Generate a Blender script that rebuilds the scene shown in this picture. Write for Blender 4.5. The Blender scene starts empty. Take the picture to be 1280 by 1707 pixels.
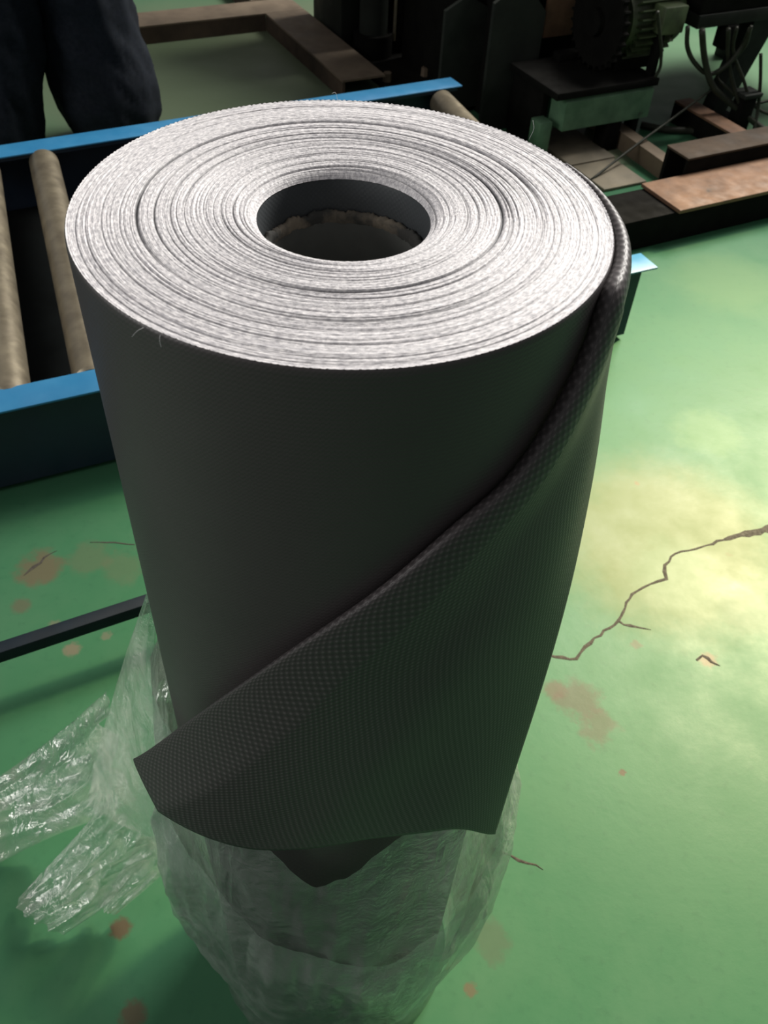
import bpy, bmesh, math, random
import numpy as np
from mathutils import Vector, Matrix, noise

random.seed(7)
PI = math.pi
SC = bpy.context.scene
COL = SC.collection

# ------------------------------------------------------------------ camera
ROLL_R, ROLL_H = 0.135, 1.05
F_PX, PITCH, CROLL, YAW = 1468.7, 0.802663, 0.0659366, 0.0005451
CAM = Vector((0.0302085, -0.4155539, ROLL_H + 0.2120722))
_r = Vector((math.cos(YAW), math.sin(YAW), 0))
_f0 = Vector((-math.sin(YAW), math.cos(YAW), 0))
_fw = _f0 * math.cos(PITCH) + Vector((0, 0, -math.sin(PITCH)))
_up = _f0 * math.sin(PITCH) + Vector((0, 0, math.cos(PITCH)))
_rx = _r * math.cos(CROLL) + _up * math.sin(CROLL)
_ux = -_r * math.sin(CROLL) + _up * math.cos(CROLL)
cd = bpy.data.cameras.new('camera')
cd.sensor_width = 36.0
cd.lens = F_PX / 1707.0 * 36.0
cd.clip_start = 0.02
cd.dof.use_dof = True
cd.dof.focus_distance = 0.62
cd.dof.aperture_fstop = 20.0
cam = bpy.data.objects.new('camera', cd)
M = Matrix((( _rx.x, _ux.x, -_fw.x, CAM.x), (_rx.y, _ux.y, -_fw.y, CAM.y), (_rx.z, _ux.z, -_fw.z, CAM.z), (0, 0, 0, 1)))
cam.matrix_world = M
COL.objects.link(cam)
SC.camera = cam

# ------------------------------------------------------------------ world, lights, exposure
w = bpy.data.worlds.new('hall_light')
SC.world = w
w.use_nodes = True
bgn = w.node_tree.nodes['Background']
bgn.inputs[0].default_value = (1.0, 0.98, 0.98, 1)
bgn.inputs[1].default_value = 0.20

def area(name, loc, target, sx, sy, power, color):
    l = bpy.data.lights.new(name, 'AREA')
    l.shape = 'RECTANGLE'; l.size = sx; l.size_y = sy
    l.energy = power; l.color = color
    o = bpy.data.objects.new(name, l)
    o.location = loc
    o.rotation_euler = (Vector(target) - Vector(loc)).to_track_quat('-Z', 'Y').to_euler()
    COL.objects.link(o)
    return o
area('skylight', (2.75, 4.65, 4.5), (0.35, 0.5, 0.3), 2.6, 2.2, 740, (1.0, 0.96, 0.90))
area('window_light', (-3.4, -0.9, 2.0), (-0.1, 0.0, 0.8), 1.6, 1.5, 52, (1.0, 0.97, 0.94))
def spot(name, loc, target, power, angle, blend, radius, color):
    l = bpy.data.lights.new(name, 'SPOT')
    l.energy = power; l.color = color; l.spot_size = math.radians(angle); l.spot_blend = blend; l.shadow_soft_size = radius
    o = bpy.data.objects.new(name, l); o.location = loc
    o.rotation_euler = (Vector(target) - Vector(loc)).to_track_quat('-Z', 'Y').to_euler()
    COL.objects.link(o)
    return o
spot('sun_through_roof_window', (3.9, 4.9, 5.2), (0.77, 0.84, 0.0), 6900, 18, 1.0, 0.35, (1.0, 0.82, 0.42))

vs = SC.view_settings
vs.view_transform = 'Standard'
vs.look = 'None'
vs.exposure = 0.0
vs.gamma = 1.0
vs.use_curve_mapping = False

# ------------------------------------------------------------------ helpers
ANG = math.radians(29)                       # the plant's grid is turned 29 degrees
U = Vector((math.cos(ANG), math.sin(ANG), 0))
N = Vector((-math.sin(ANG), math.cos(ANG), 0))

def UN(u, n, z=0.0):
    return U * u + N * n + Vector((0, 0, z))

def P(x, y, z=0.0):                          # photo point -> point at height z
    v = _fw + _rx * ((x - 640) / F_PX) - _ux * ((y - 853.5) / F_PX)
    return CAM + v * ((z - CAM.z) / v.z)

def new_obj(name, me, mat=None, parent=None, smooth=False):
    o = bpy.data.objects.new(name, me)
    COL.objects.link(o)
    if mat is not None:
        me.materials.append(mat)
    if parent is not None:
        o.parent = parent
    if smooth:
        me.polygons.foreach_set('use_smooth', [True] * len(me.polygons))
    return o

def obj(name, bm, mat=None, parent=None, smooth=False):
    me = bpy.data.meshes.new(name)
    bmesh.ops.recalc_face_normals(bm, faces=bm.faces)
    bm.to_mesh(me); bm.free()
    return new_obj(name, me, mat, parent, smooth)

def autosmooth(o, deg=35):
    me = o.data
    me.polygons.foreach_set('use_smooth', [True] * len(me.polygons))
    bm = bmesh.new(); bm.from_mesh(me)
    for e in bm.edges:
        if len(e.link_faces) == 2 and e.calc_face_angle(0) > math.radians(deg):
            e.smooth = False
    bm.to_mesh(me); bm.free()

def tag(o, label, cat, group=None):
    o['label'] = label; o['category'] = cat
    if group: o['group'] = group
    return o

def thing(name, label, cat, loc=(0, 0, 0), rot=0.0, group=None):
    o = bpy.data.objects.new(name, None)
    o.empty_display_size = 0.05
    o.location = loc; o.rotation_euler = (0, 0, rot)
    COL.objects.link(o)
    return tag(o, label, cat, group)

def box(bm, x0, x1, y0, y1, z0, z1, bev=0.0):
    vs_ = [bm.verts.new((x, y, z)) for z in (z0, z1) for y in (y0, y1) for x in (x0, x1)]
    fs = [(0, 2, 3, 1), (4, 5, 7, 6), (0, 1, 5, 4), (2, 6, 7, 3), (0, 4, 6, 2), (1, 3, 7, 5)]
    faces = [bm.faces.new([vs_[i] for i in f]) for f in fs]
    if bev > 0:
        es = list({e for f in faces for e in f.edges})
        bmesh.ops.bevel(bm, geom=es, offset=bev, segments=2, profile=0.5, affect='EDGES')

def prism(bm, prof, a0, a1, axis):
    """extrude a closed 2-D profile along x (axis 0) or y (axis 1)"""
    def pt(p, a):
        return (a, p[0], p[1]) if axis == 0 else (p[0], a, p[1])
    A = [bm.verts.new(pt(p, a0)) for p in prof]
    B = [bm.verts.new(pt(p, a1)) for p in prof]
    n = len(prof)
    for i in range(n):
        bm.faces.new((A[i], A[(i + 1) % n], B[(i + 1) % n], B[i]))
    bm.faces.new(A); bm.faces.new(B[::-1])

def cyl(bm, p0, p1, r0, r1=None, seg=24, cap=True):
    p0, p1 = Vector(p0), Vector(p1)
    r1 = r0 if r1 is None else r1
    d = (p1 - p0).normalized()
    a = d.orthogonal().normalized(); b = d.cross(a)
    A, B = [], []
    for i in range(seg):
        t = 2 * PI * i / seg
        v = a * math.cos(t) + b * math.sin(t)
        A.append(bm.verts.new(p0 + v * r0)); B.append(bm.verts.new(p1 + v * r1))
    for i in range(seg):
        bm.faces.new((A[i], A[(i + 1) % seg], B[(i + 1) % seg], B[i]))
    if cap:
        bm.faces.new(A[::-1]); bm.faces.new(B)

def spline(pts, n):
    """Catmull-Rom resample of a list of points (any dimension) to n points, uniform in chord length"""
    pts = np.array(pts, float)
    d = np.r_[0, np.cumsum(np.linalg.norm(np.diff(pts, axis=0), axis=1))]
    d /= d[-1]
    m = np.gradient(pts, d, axis=0)
    out = []
    for t in np.linspace(0, 1, n):
        i = min(np.searchsorted(d, t, 'right') - 1, len(d) - 2)
        h = d[i + 1] - d[i]; s = (t - d[i]) / h
        out.append((2*s**3 - 3*s**2 + 1) * pts[i] + (s**3 - 2*s**2 + s) * h * m[i] + (-2*s**3 + 3*s**2) * pts[i + 1] + (s**3 - s**2) * h * m[i + 1])
    return np.array(out)

def tube_bm(pts, rad, n=40, seg=10, bm=None):
    bm = bm or bmesh.new()
    c = spline([tuple(p) for p in pts], n)
    prev = None; ref = None
    for i in range(n):
        p = Vector(c[i]); d = Vector(c[min(i + 1, n - 1)] - c[max(i - 1, 0)]).normalized()
        if ref is None: ref = d.orthogonal().normalized()
        ref = (ref - d * ref.dot(d)).normalized(); b = d.cross(ref)
        r = rad(i / (n - 1)) if callable(rad) else rad
        ring = [bm.verts.new(p + (ref * math.cos(2*PI*k/seg) + b * math.sin(2*PI*k/seg)) * r) for k in range(seg)]
        if prev:
            for k in range(seg):
                bm.faces.new((prev[k], prev[(k + 1) % seg], ring[(k + 1) % seg], ring[k]))
        else:
            bm.faces.new(ring[::-1])
        prev = ring
    bm.faces.new(prev)
    return bm

def grid_mesh(name, Pts, uv=None, wrap=False):
    """Pts: (a, b, 3) array; wrap closes the second direction"""
    Pts = np.asarray(Pts, float)
    a, b = Pts.shape[:2]
    me = bpy.data.meshes.new(name)
    bb = b if wrap else b - 1
    i, j = np.meshgrid(np.arange(a - 1), np.arange(bb), indexing='ij')
    j2 = (j + 1) % b
    F = np.stack([i * b + j, i * b + j2, (i + 1) * b + j2, (i + 1) * b + j], -1).reshape(-1, 4)
    me.vertices.add(a * b); me.vertices.foreach_set('co', Pts.reshape(-1))
    me.loops.add(F.size); me.loops.foreach_set('vertex_index', F.reshape(-1).astype(np.int32))
    me.polygons.add(len(F))
    me.polygons.foreach_set('loop_start', np.arange(0, F.size, 4, dtype=np.int32))
    me.update(calc_edges=True)
    if uv is not None:
        uv = np.asarray(uv, float)
        l = me.uv_layers.new(name='UVMap')
        if wrap:
            jj = np.stack([j, j + 1, j + 1, j], -1).reshape(-1)
            ii = np.stack([i, i, i + 1, i + 1], -1).reshape(-1)
            l.data.foreach_set('uv', uv[ii, jj].reshape(-1))
        else:
            l.data.foreach_set('uv', uv.reshape(-1, 2)[F.reshape(-1)].reshape(-1))
    me.polygons.foreach_set('use_smooth', [True] * len(F))
    me.validate()
    return me

# ------------------------------------------------------------------ materials
class NT:
    def __init__(self, name):
        self.m = bpy.data.materials.new(name); self.m.use_nodes = True
        self.t = self.m.node_tree
        self.b = self.t.nodes['Principled BSDF']; self.out = self.t.nodes['Material Output']
    def n(self, kind, **kw):
        x = self.t.nodes.new(kind)
        for k, v in kw.items():
            if k.startswith('_'): setattr(x, k[1:], v)
            else: x.inputs[k.replace('__', ' ')].default_value = v
        return x
    def l(self, a, b): self.t.links.new(a, b)
    def math(self, op, a, b=None, c=None, clamp=False):
        x = self.t.nodes.new('ShaderNodeMath'); x.operation = op; x.use_clamp = clamp
        for i, v in enumerate((a, b, c)):
            if v is None: continue
            if isinstance(v, (int, float)): x.inputs[i].default_value = v
            else: self.l(v, x.inputs[i])
        return x.outputs[0]
    def mix(self, fac, a, b, blend='MIX'):
        x = self.t.nodes.new('ShaderNodeMix'); x.data_type = 'RGBA'; x.blend_type = blend
        for s, v in ((x.inputs[0], fac), (x.inputs[6], a), (x.inputs[7], b)):
            if isinstance(v, (int, float)): s.default_value = v
            elif isinstance(v, tuple): s.default_value = v if len(v) == 4 else v + (1,)
            else: self.l(v, s)
        return x.outputs[2]
    def noise(self, vec, scale, detail=4, rough=0.5, dist=0.0):
        x = self.n('ShaderNodeTexNoise'); x.inputs['Scale'].default_value = scale
        x.inputs['Detail'].default_value = detail; x.inputs['Roughness'].default_value = rough
        x.inputs['Distortion'].default_value = dist
        if vec is not None: self.l(vec, x.inputs['Vector'])
        return x.outputs['Fac']
    def ramp(self, fac, lo, hi, a=0.0, b=1.0):
        x = self.n('ShaderNodeMapRange'); x.clamp = True
        for i, v in enumerate((lo, hi, a, b)): x.inputs[i + 1].default_value = v
        self.l(fac, x.inputs[0]); return x.outputs[0]
    def bump(self, h, strength, dist):
        x = self.n('ShaderNodeBump'); x.inputs['Strength'].default_value = strength; x.inputs['Distance'].default_value = dist
        self.l(h, x.inputs['Height']); self.l(x.outputs[0], self.b.inputs['Normal']); return x
    def pos(self): return self.n('ShaderNodeNewGeometry').outputs['Position']
    def objc(self): return self.n('ShaderNodeTexCoord').outputs['Object']

def plain(name, c, c2=None, rough=0.5, metal=0.0, scale=25.0, bump=0.15, bd=0.001, lo=0.35, hi=0.65, rust=None, rlo=0.55, spec=0.5):
    k = NT(name); k.b.inputs['Specular IOR Level'].default_value = spec; v = k.objc()
    c2 = c2 or tuple(x * 0.7 for x in c)
    f = k.ramp(k.noise(v, scale, 6, 0.6), lo, hi)
    col = k.mix(f, c, c2)
    if rust:
        g = k.ramp(k.noise(v, scale * 0.45, 8, 0.7), rlo, rlo + 0.07)
        col = k.mix(g, col, rust)
    k.l(col, k.b.inputs['Base Color'])
    k.l(k.ramp(k.noise(v, scale * 1.7, 3), 0.3, 0.7, rough * 0.85, min(1, rough * 1.15)), k.b.inputs['Roughness'])
    k.b.inputs['Metallic'].default_value = metal
    if bump: k.bump(k.noise(v, scale * 4, 4), bump, bd)
    return k.m

# --- floor paint
def floor_material():
    k = NT('green_floor_paint'); p = k.pos()
    n1 = k.noise(p, 1.3, 6, 0.6); n2 = k.noise(p, 7, 8, 0.65); n3 = k.noise(p, 60, 4, 0.6)
    col = k.mix(k.ramp(n1, 0.3, 0.7), (0.031, 0.110, 0.056), (0.041, 0.130, 0.066))
    col = k.mix(k.ramp(n2, 0.45, 0.75, 0, 0.35), col, (0.065, 0.145, 0.082))
    col = k.mix(k.ramp(n3, 0.55, 0.8, 0, 0.35), col, (0.02, 0.07, 0.04))
    # scuffs and stains; big pale ones also paint in sun patch and far glare: (point, radius, colour, strength)
    spots = [((65, 945), .052, (0.102, 0.078, 0.051), .8), ((150, 930), .05, (0.084, 0.102, 0.060), .5), ((205, 945), .05, (0.084, 0.102, 0.060), .45),
             ((120, 1083), .018, (0.132, 0.120, 0.084), .9), ((92, 1043), .015, (0.120, 0.120, 0.084), .7), ((178, 1060), .012, (0.120, 0.120, 0.084), .7),
             ((35, 1010), .022, (0.096, 0.072, 0.051), .6), ((200, 1548), .018, (0.078, 0.042, 0.030), .8), ((222, 1692), .022, (0.078, 0.054, 0.036), .8),
             ((965, 1165), .05, (0.055, 0.06, 0.038), .8), ((1000, 1210), .04, (0.06, 0.065, 0.042), .7), ((925, 1150), .025, (0.07, 0.05, 0.035), .7),
             ((1062, 806), .008, (0.132, 0.048, 0.024), 1.), ((1036, 1288), .008, (0.072, 0.036, 0.024), .8), ((1180, 1100), .02, (0.120, 0.096, 0.060), .9),
             ((1060, 1075), .012, (0.07, 0.065, 0.04), .7), ((1061, 1078), .001, (0.156, 0.132, 0.090), .6), ((820, 1560), .035, (0.060, 0.084, 0.054), .6), ((783, 1650), .012, (0.108, 0.072, 0.048), .7),
             ((1215, 925), .008, (0.060, 0.060, 0.042), .8), ((1110, 900), .30, (0.125, 0.145, 0.066), .75), ((1130, 960), .12, (0.120, 0.180, 0.102), .5), ((1180, 720), .10, (0.102, 0.180, 0.090), .4),  # pale spots: worn paint, with the sun patch's brightness put into the colour
             ((1250, 1010), .09, (0.120, 0.168, 0.108), .5), ((340, 110), 1.1, (0.105, 0.125, 0.078), .8), ((1200, 120), .8, (0.105, 0.17, 0.10), .7), ((960, 250), .25, (0.15, 0.14, 0.10), .7), ((600, 60), .8, (0.105, 0.125, 0.08), .7), ((1215, 470), .2, (0.078, 0.156, 0.072), .5)]  # wide far spots: dust, with haze and glare painted in
    wob = k.math('MULTIPLY', k.math('SUBTRACT', k.noise(p, 22, 5, 0.65), 0.5), 0.09)
    wobs = k.math('MULTIPLY', k.math('SUBTRACT', k.noise(p, 90, 5, 0.65), 0.5), 0.022)
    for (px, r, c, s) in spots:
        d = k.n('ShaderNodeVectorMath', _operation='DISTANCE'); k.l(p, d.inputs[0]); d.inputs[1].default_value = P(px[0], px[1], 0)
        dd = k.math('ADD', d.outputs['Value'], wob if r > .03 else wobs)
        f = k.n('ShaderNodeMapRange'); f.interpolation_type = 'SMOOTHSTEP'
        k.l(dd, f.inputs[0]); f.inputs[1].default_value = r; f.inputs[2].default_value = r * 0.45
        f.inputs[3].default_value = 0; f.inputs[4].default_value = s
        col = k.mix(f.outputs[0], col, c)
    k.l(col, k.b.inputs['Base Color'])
    k.l(k.ramp(n2, 0.3, 0.7, 0.36, 0.52), k.b.inputs['Roughness'])
    k.b.inputs['Specular IOR Level'].default_value = 0.13
    h = k.math('ADD', k.math('MULTIPLY', n2, 1.0), k.math('MULTIPLY', n3, 0.25))
    k.bump(h, 0.12, 0.004)
    return k.m

# --- coated woven fabric; weave from the cloth's own thread coordinates (UV in metres)
def fabric_material(name, period, strength, dist, base, rough=0.5, ribs=0.0, dots=0.0):
    k = NT(name)
    uv = k.n('ShaderNodeUVMap').outputs[0]
    s = k.n('ShaderNodeSeparateXYZ'); k.l(uv, s.inputs[0])
    wob = k.math('MULTIPLY', k.math('SUBTRACT', k.noise(uv, 40, 2), 0.5), 0.0006)
    f = 2 * PI / period
    a = k.math('SINE', k.math('MULTIPLY', k.math('ADD', s.outputs[0], wob), f))
    b = k.math('SINE', k.math('MULTIPLY', k.math('ADD', s.outputs[1], wob), f))
    ab = k.math('MULTIPLY', a, b)
    h = k.math('ADD', k.math('MULTIPLY', ab, 0.5), 0.5)
    if ribs: h = k.math('ADD', h, k.math('MULTIPLY', b, ribs))
    n1 = k.noise(k.objc(), 9, 4, 0.6)
    col = k.mix(k.ramp(n1, 0.3, 0.7), base, tuple(x * 0.86 for x in base))
    if dots:  # weave pattern in colour, its lit-and-shaded contrast partly painted in
        col = k.mix(k.ramp(ab, 0.25, 0.95, 0, dots), col, tuple(min(1, x * 2.6) for x in base))
        col = k.mix(k.ramp(ab, -0.2, -0.9, 0, dots), col, tuple(x * 0.5 for x in base))
    k.l(col, k.b.inputs['Base Color'])
    k.b.inputs['Roughness'].default_value = rough
    k.b.inputs['Specular IOR Level'].default_value = 0.5
    k.bump(h, strength, dist)
    return k.m

def end_material():
    k = NT('cut_fabric_edges')
    uv = k.n('ShaderNodeUVMap').outputs[0]            # u along the wound edge, v radius (m)
    mp = k.n('ShaderNodeMapping'); k.l(uv, mp.inputs[0]); mp.inputs['Scale'].default_value = (340, 760, 1)
    n1 = k.noise(mp.outputs[0], 1.0, 5, 0.65)
    mp2 = k.n('ShaderNodeMapping'); k.l(uv, mp2.inputs[0]); mp2.inputs['Scale'].default_value = (14, 330, 1)
    n2 = k.noise(mp2.outputs[0], 1.0, 4, 0.6)
    mp3 = k.n('ShaderNodeMapping'); k.l(uv, mp3.inputs[0]); mp3.inputs['Scale'].default_value = (330, 420, 1)
    n3 = k.noise(mp3.outputs[0], 1.0, 3, 0.7)
    col = k.mix(k.ramp(n1, 0.38, 0.64), (0.42, 0.41, 0.435), (0.90, 0.875, 0.885))
    col = k.mix(k.ramp(n3, 0.60, 0.74, 0, 0.9), col, (0.95, 0.92, 0.91))
    col = k.mix(k.ramp(n2, 0.60, 0.76, 0, 0.6), col, (0.28, 0.28, 0.32))
    at = k.n('ShaderNodeAttribute', _attribute_name='gap')
    col = k.mix(at.outputs['Fac'], col, (0.045, 0.047, 0.055))
    k.l(col, k.b.inputs['Base Color'])
    k.b.inputs['Roughness'].default_value = 0.55
    k.bump(k.math('ADD', n1, n3), 0.35, 0.0005)
    return k.m

def film_material(name, body=0.22, tint=(0.80, 0.86, 0.82), cap=0.5):
    k = NT(name); v = k.objc()
    n1 = k.noise(v, 55, 5, 0.62, 0.8); n2 = k.noise(v, 11, 4, 0.6, 1.2)
    mp = k.n('ShaderNodeMapping'); k.l(v, mp.inputs[0]); mp.inputs['Rotation'].default_value = (0.5, 0.6, 0.3); mp.inputs['Scale'].default_value = (26, 26, 5)
    n3 = k.math('ABSOLUTE', k.math('SUBTRACT', k.noise(mp.outputs[0], 1.0, 3, 0.55, 0.6), 0.5))        # long pulled creases
    n1 = k.math('ADD', n1, k.math('MULTIPLY', n3, -3.0))
    bp = k.n('ShaderNodeBump'); bp.inputs['Strength'].default_value = 0.7; bp.inputs['Distance'].default_value = 0.005
    k.l(k.math('ADD', n1, k.math('MULTIPLY', n2, 1.6)), bp.inputs['Height'])
    tr = k.n('ShaderNodeBsdfTransparent'); tr.inputs[0].default_value = (0.94, 0.97, 0.95, 1)
    gl = k.n('ShaderNodeBsdfGlossy'); gl.inputs['Roughness'].default_value = 0.08; gl.inputs['Color'].default_value = (1, 1, 1, 1)
    df = k.n('ShaderNodeBsdfDiffuse'); df.inputs[0].default_value = tint + (1,)
    tl = k.n('ShaderNodeBsdfTranslucent'); tl.inputs[0].default_value = tint + (1,)
    for x in (gl, df, tl): k.l(bp.outputs[0], x.inputs['Normal'])
    m0 = k.n('ShaderNodeMixShader'); m0.inputs[0].default_value = 0.5; k.l(df.outputs[0], m0.inputs[1]); k.l(tl.outputs[0], m0.inputs[2])
    m1 = k.n('ShaderNodeMixShader'); k.l(k.ramp(n2, 0.35, 0.7, body * 0.45, body * 1.7), m1.inputs[0]); k.l(tr.outputs[0], m1.inputs[1]); k.l(m0.outputs[0], m1.inputs[2])
    fr = k.n('ShaderNodeFresnel'); fr.inputs['IOR'].default_value = 1.5; k.l(bp.outputs[0], fr.inputs['Normal'])
    m2 = k.n('ShaderNodeMixShader'); k.l(k.math('MINIMUM', k.math('ADD', k.math('MULTIPLY', fr.outputs[0], 0.9), 0.04), cap), m2.inputs[0]); k.l(m1.outputs[0], m2.inputs[1]); k.l(gl.outputs[0], m2.inputs[2])
    k.l(m2.outputs[0], k.out.inputs['Surface'])
    return k.m

M_floor = floor_material()
M_body = fabric_material('grey_coated_cloth', 0.0026, 0.16, 0.0004, (0.060, 0.052, 0.054), 0.45, ribs=0.5)
M_flap = fabric_material('grey_woven_cloth_reverse', 0.0046, 0.32, 0.0005, (0.056, 0.049, 0.051), 0.46, dots=0.6)
M_end = end_material()
M_card = plain('brown_cardboard', (0.22, 0.185, 0.14), (0.05, 0.05, 0.046), 0.9, 0, 26, 0.8, 0.002, 0.38, 0.50)
M_cardin = plain('dark_tube_paper', (0.13, 0.135, 0.125), (0.11, 0.115, 0.107), 0.8, 0, 40, 0.2)
M_film = film_material('clear_plastic_film', 0.20, cap=0.62)
M_film2 = film_material('clear_plastic_film_bunched', 0.22, (0.84, 0.85, 0.80))
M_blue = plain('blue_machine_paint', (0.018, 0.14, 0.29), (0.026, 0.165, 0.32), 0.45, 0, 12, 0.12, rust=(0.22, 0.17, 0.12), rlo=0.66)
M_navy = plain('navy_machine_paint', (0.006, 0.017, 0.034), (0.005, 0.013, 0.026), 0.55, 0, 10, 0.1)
M_rail = plain('dark_blue_bar_paint', (0.003, 0.009, 0.016), (0.002, 0.006, 0.011), 0.6, 0, 10, 0.1, spec=0.25)
M_steel = plain('worn_roller_steel', (0.32, 0.28, 0.20), (0.22, 0.19, 0.14), 0.40, 0.7, 18, 0.1)
M_pale = plain('pale_worn_foot', (0.42, 0.40, 0.34), (0.3, 0.29, 0.25), 0.6, 0, 40, 0.2)
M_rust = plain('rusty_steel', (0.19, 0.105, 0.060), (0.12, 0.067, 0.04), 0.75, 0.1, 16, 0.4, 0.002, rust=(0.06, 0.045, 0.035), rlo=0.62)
M_tan = plain('tan_worn_steel', (0.15, 0.115, 0.078), (0.10, 0.075, 0.05), 0.7, 0.1, 10, 0.3, 0.002)
M_pit = plain('bed_shade_black', (0.003, 0.004, 0.004), (0.002, 0.0025, 0.0025), 0.9, 0, 10, 0.1, spec=0.05)
M_web = plain('shaded_brown_steel', (0.07, 0.05, 0.035), (0.04, 0.03, 0.022), 0.8, 0, 10, 0.2, spec=0.2)  # darker brown carries the shade of the frame's back-lit webs
M_board = plain('dusty_tan_board', (0.22, 0.19, 0.135), (0.13, 0.115, 0.085), 0.8, 0, 7, 0.2)
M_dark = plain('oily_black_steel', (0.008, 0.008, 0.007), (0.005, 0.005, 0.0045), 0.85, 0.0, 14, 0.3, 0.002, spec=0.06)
M_grime = plain('grimy_machine_green', (0.017, 0.021, 0.017), (0.010, 0.012, 0.010), 0.7, 0, 9, 0.2, spec=0.25)
M_olive = plain('olive_motor_paint', (0.07, 0.10, 0.045), (0.035, 0.045, 0.022), 0.5, 0, 20, 0.3)
M_teal = plain('worn_green_paint', (0.11, 0.21, 0.125), (0.06, 0.13, 0.075), 0.5, 0, 14, 0.3, rust=(0.03, 0.035, 0.025), rlo=0.6)
M_cable = plain('oily_cable_rubber', (0.018, 0.020, 0.013), (0.028, 0.032, 0.022), 0.6, 0, 30, 0.2, spec=0.3)
M_crack = plain('cracked_bare_concrete', (0.05, 0.045, 0.035), (0.025, 0.022, 0.019), 0.9, 0, 120, 0.6, 0.002)
M_jean = plain('dark_navy_work_cloth', (0.0045, 0.007, 0.011), (0.007, 0.010, 0.016), 0.9, 0, 60, 0.3, 0.001, spec=0.2)
M_skin = plain('skin', (0.42, 0.25, 0.17), (0.38, 0.22, 0.15), 0.5, 0, 30, 0.05)
M_hair = plain('black_hair', (0.012, 0.010, 0.009), (0.02, 0.017, 0.015), 0.5, 0, 80, 0.4)
M_shoe = plain('black_shoe_leather', (0.02, 0.02, 0.02), (0.03, 0.028, 0.026), 0.5, 0, 40, 0.2)
M_thread = plain('pale_thread', (0.7, 0.7, 0.7), (0.6, 0.6, 0.62), 0.6, 0, 40, 0.0)

# ================================================================== SETTING: floor and its cracks
bm = bmesh.new()
box(bm, -9, 10, -6, 14, -0.06, 0.0)
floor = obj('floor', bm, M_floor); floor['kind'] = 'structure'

def crack(name, pts, wid, seed):
    """a thin jagged opening in the paint: a shallow ragged fillet of bare dark concrete"""
    rnd = random.Random(seed)
    dense = []
    for (a, b, wa, wb) in zip(pts[:-1], pts[1:], wid[:-1], wid[1:]):
        A, B = P(*a), P(*b); L = (B - A).length; k = max(2, int(L / 0.012))
        for i in range(k):
            t = i / k; q = A.lerp(B, t)
            side = Vector((-(B - A).y, (B - A).x, 0)).normalized()
            dense.append((q + side * rnd.uniform(-0.0022, 0.0022), (wa + (wb - wa) * t) * rnd.uniform(0.65, 1.35)))
    dense.append((P(*pts[-1]), wid[-1]))
    bm = bmesh.new(); prev = None
    for i, (q, wd) in enumerate(dense):
        d = dense[min(i + 1, len(dense) - 1)][0] - dense[max(i - 1, 0)][0]
        s = Vector((-d.y, d.x, 0)).normalized() * wd * 0.5
        row = [bm.verts.new(q + s + Vector((0, 0, 0.0003))), bm.verts.new(q + Vector((0, 0, 0.0008))), bm.verts.new(q - s + Vector((0, 0, 0.0003)))]
        if prev:
            bm.faces.new((prev[0], prev[1], row[1], row[0])); bm.faces.new((prev[1], prev[2], row[2], row[1]))
        prev = row
    return obj(name, bm, M_crack, floor)
crack('crack', [(905, 1091), (925, 1095), (962, 1099), (975, 1078), (1000, 1058), (1030, 1035), (1045, 1005), (1060, 985), (1085, 975), (1110, 965), (1108, 942), (1125, 922), (1160, 915), (1205, 900), (1245, 890), (1300, 880)],
      [.005, .006, .007, .006, .005, .006, .005, .0045, .004, .007, .006, .004, .004, .006, .014, .022], 1)
crack('crack', [(1030, 1036), (1050, 1044), (1085, 1050)], [.004, .006, .001], 2)
crack('crack', [(815, 1412), (850, 1426), (880, 1438), (905, 1450)], [.003, .004, .004, .001], 3)
crack('crack', [(1160, 1100), (1172, 1092), (1185, 1104), (1200, 1110)], [.006, .005, .007, .002], 4)
crack('crack', [(40, 960), (58, 945), (75, 930), (95, 918)], [.001, .006, .004, .001], 5)
crack('crack', [(150, 905), (180, 903), (225, 908)], [.001, .003, .002], 6)

# ================================================================== FABRIC ROLL
R, H = ROLL_R, ROLL_H
HOLE, CORE_IN, CORE_Z = 0.0440, 0.0395, H - 0.024
roll = thing('fabric_roll', 'tall dark grey roll of coated woven fabric standing upright with its corner folded down', 'fabric roll')

na, nz = 360, 80
th = np.linspace(0, 2 * PI, na, endpoint=False)
zz = np.r_[np.linspace(0, H - 0.01, nz), H - 0.004, H - 0.0012, H - 0.0002]
rr = np.r_[np.full(nz + 1, R), R - 0.0002, R - 0.0008]
T, Z = np.meshgrid(th, zz); RR = np.repeat(rr[:, None], na, 1)
wav = 0.0007 * np.sin(3 * T + 5 * Z) + 0.0004 * np.sin(7 * T - 9 * Z)
RR = RR + wav * np.clip((H - Z) / 0.1, 0, 1)
pts = np.stack([RR * np.cos(T), RR * np.sin(T), Z], -1)
T2, Z2 = np.meshgrid(np.r_[th, 2 * PI], zz)
new_obj('roll_body', grid_mesh('roll_body', pts, np.stack([T2 * R, Z2], -1), wrap=True), M_body, roll)

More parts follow.
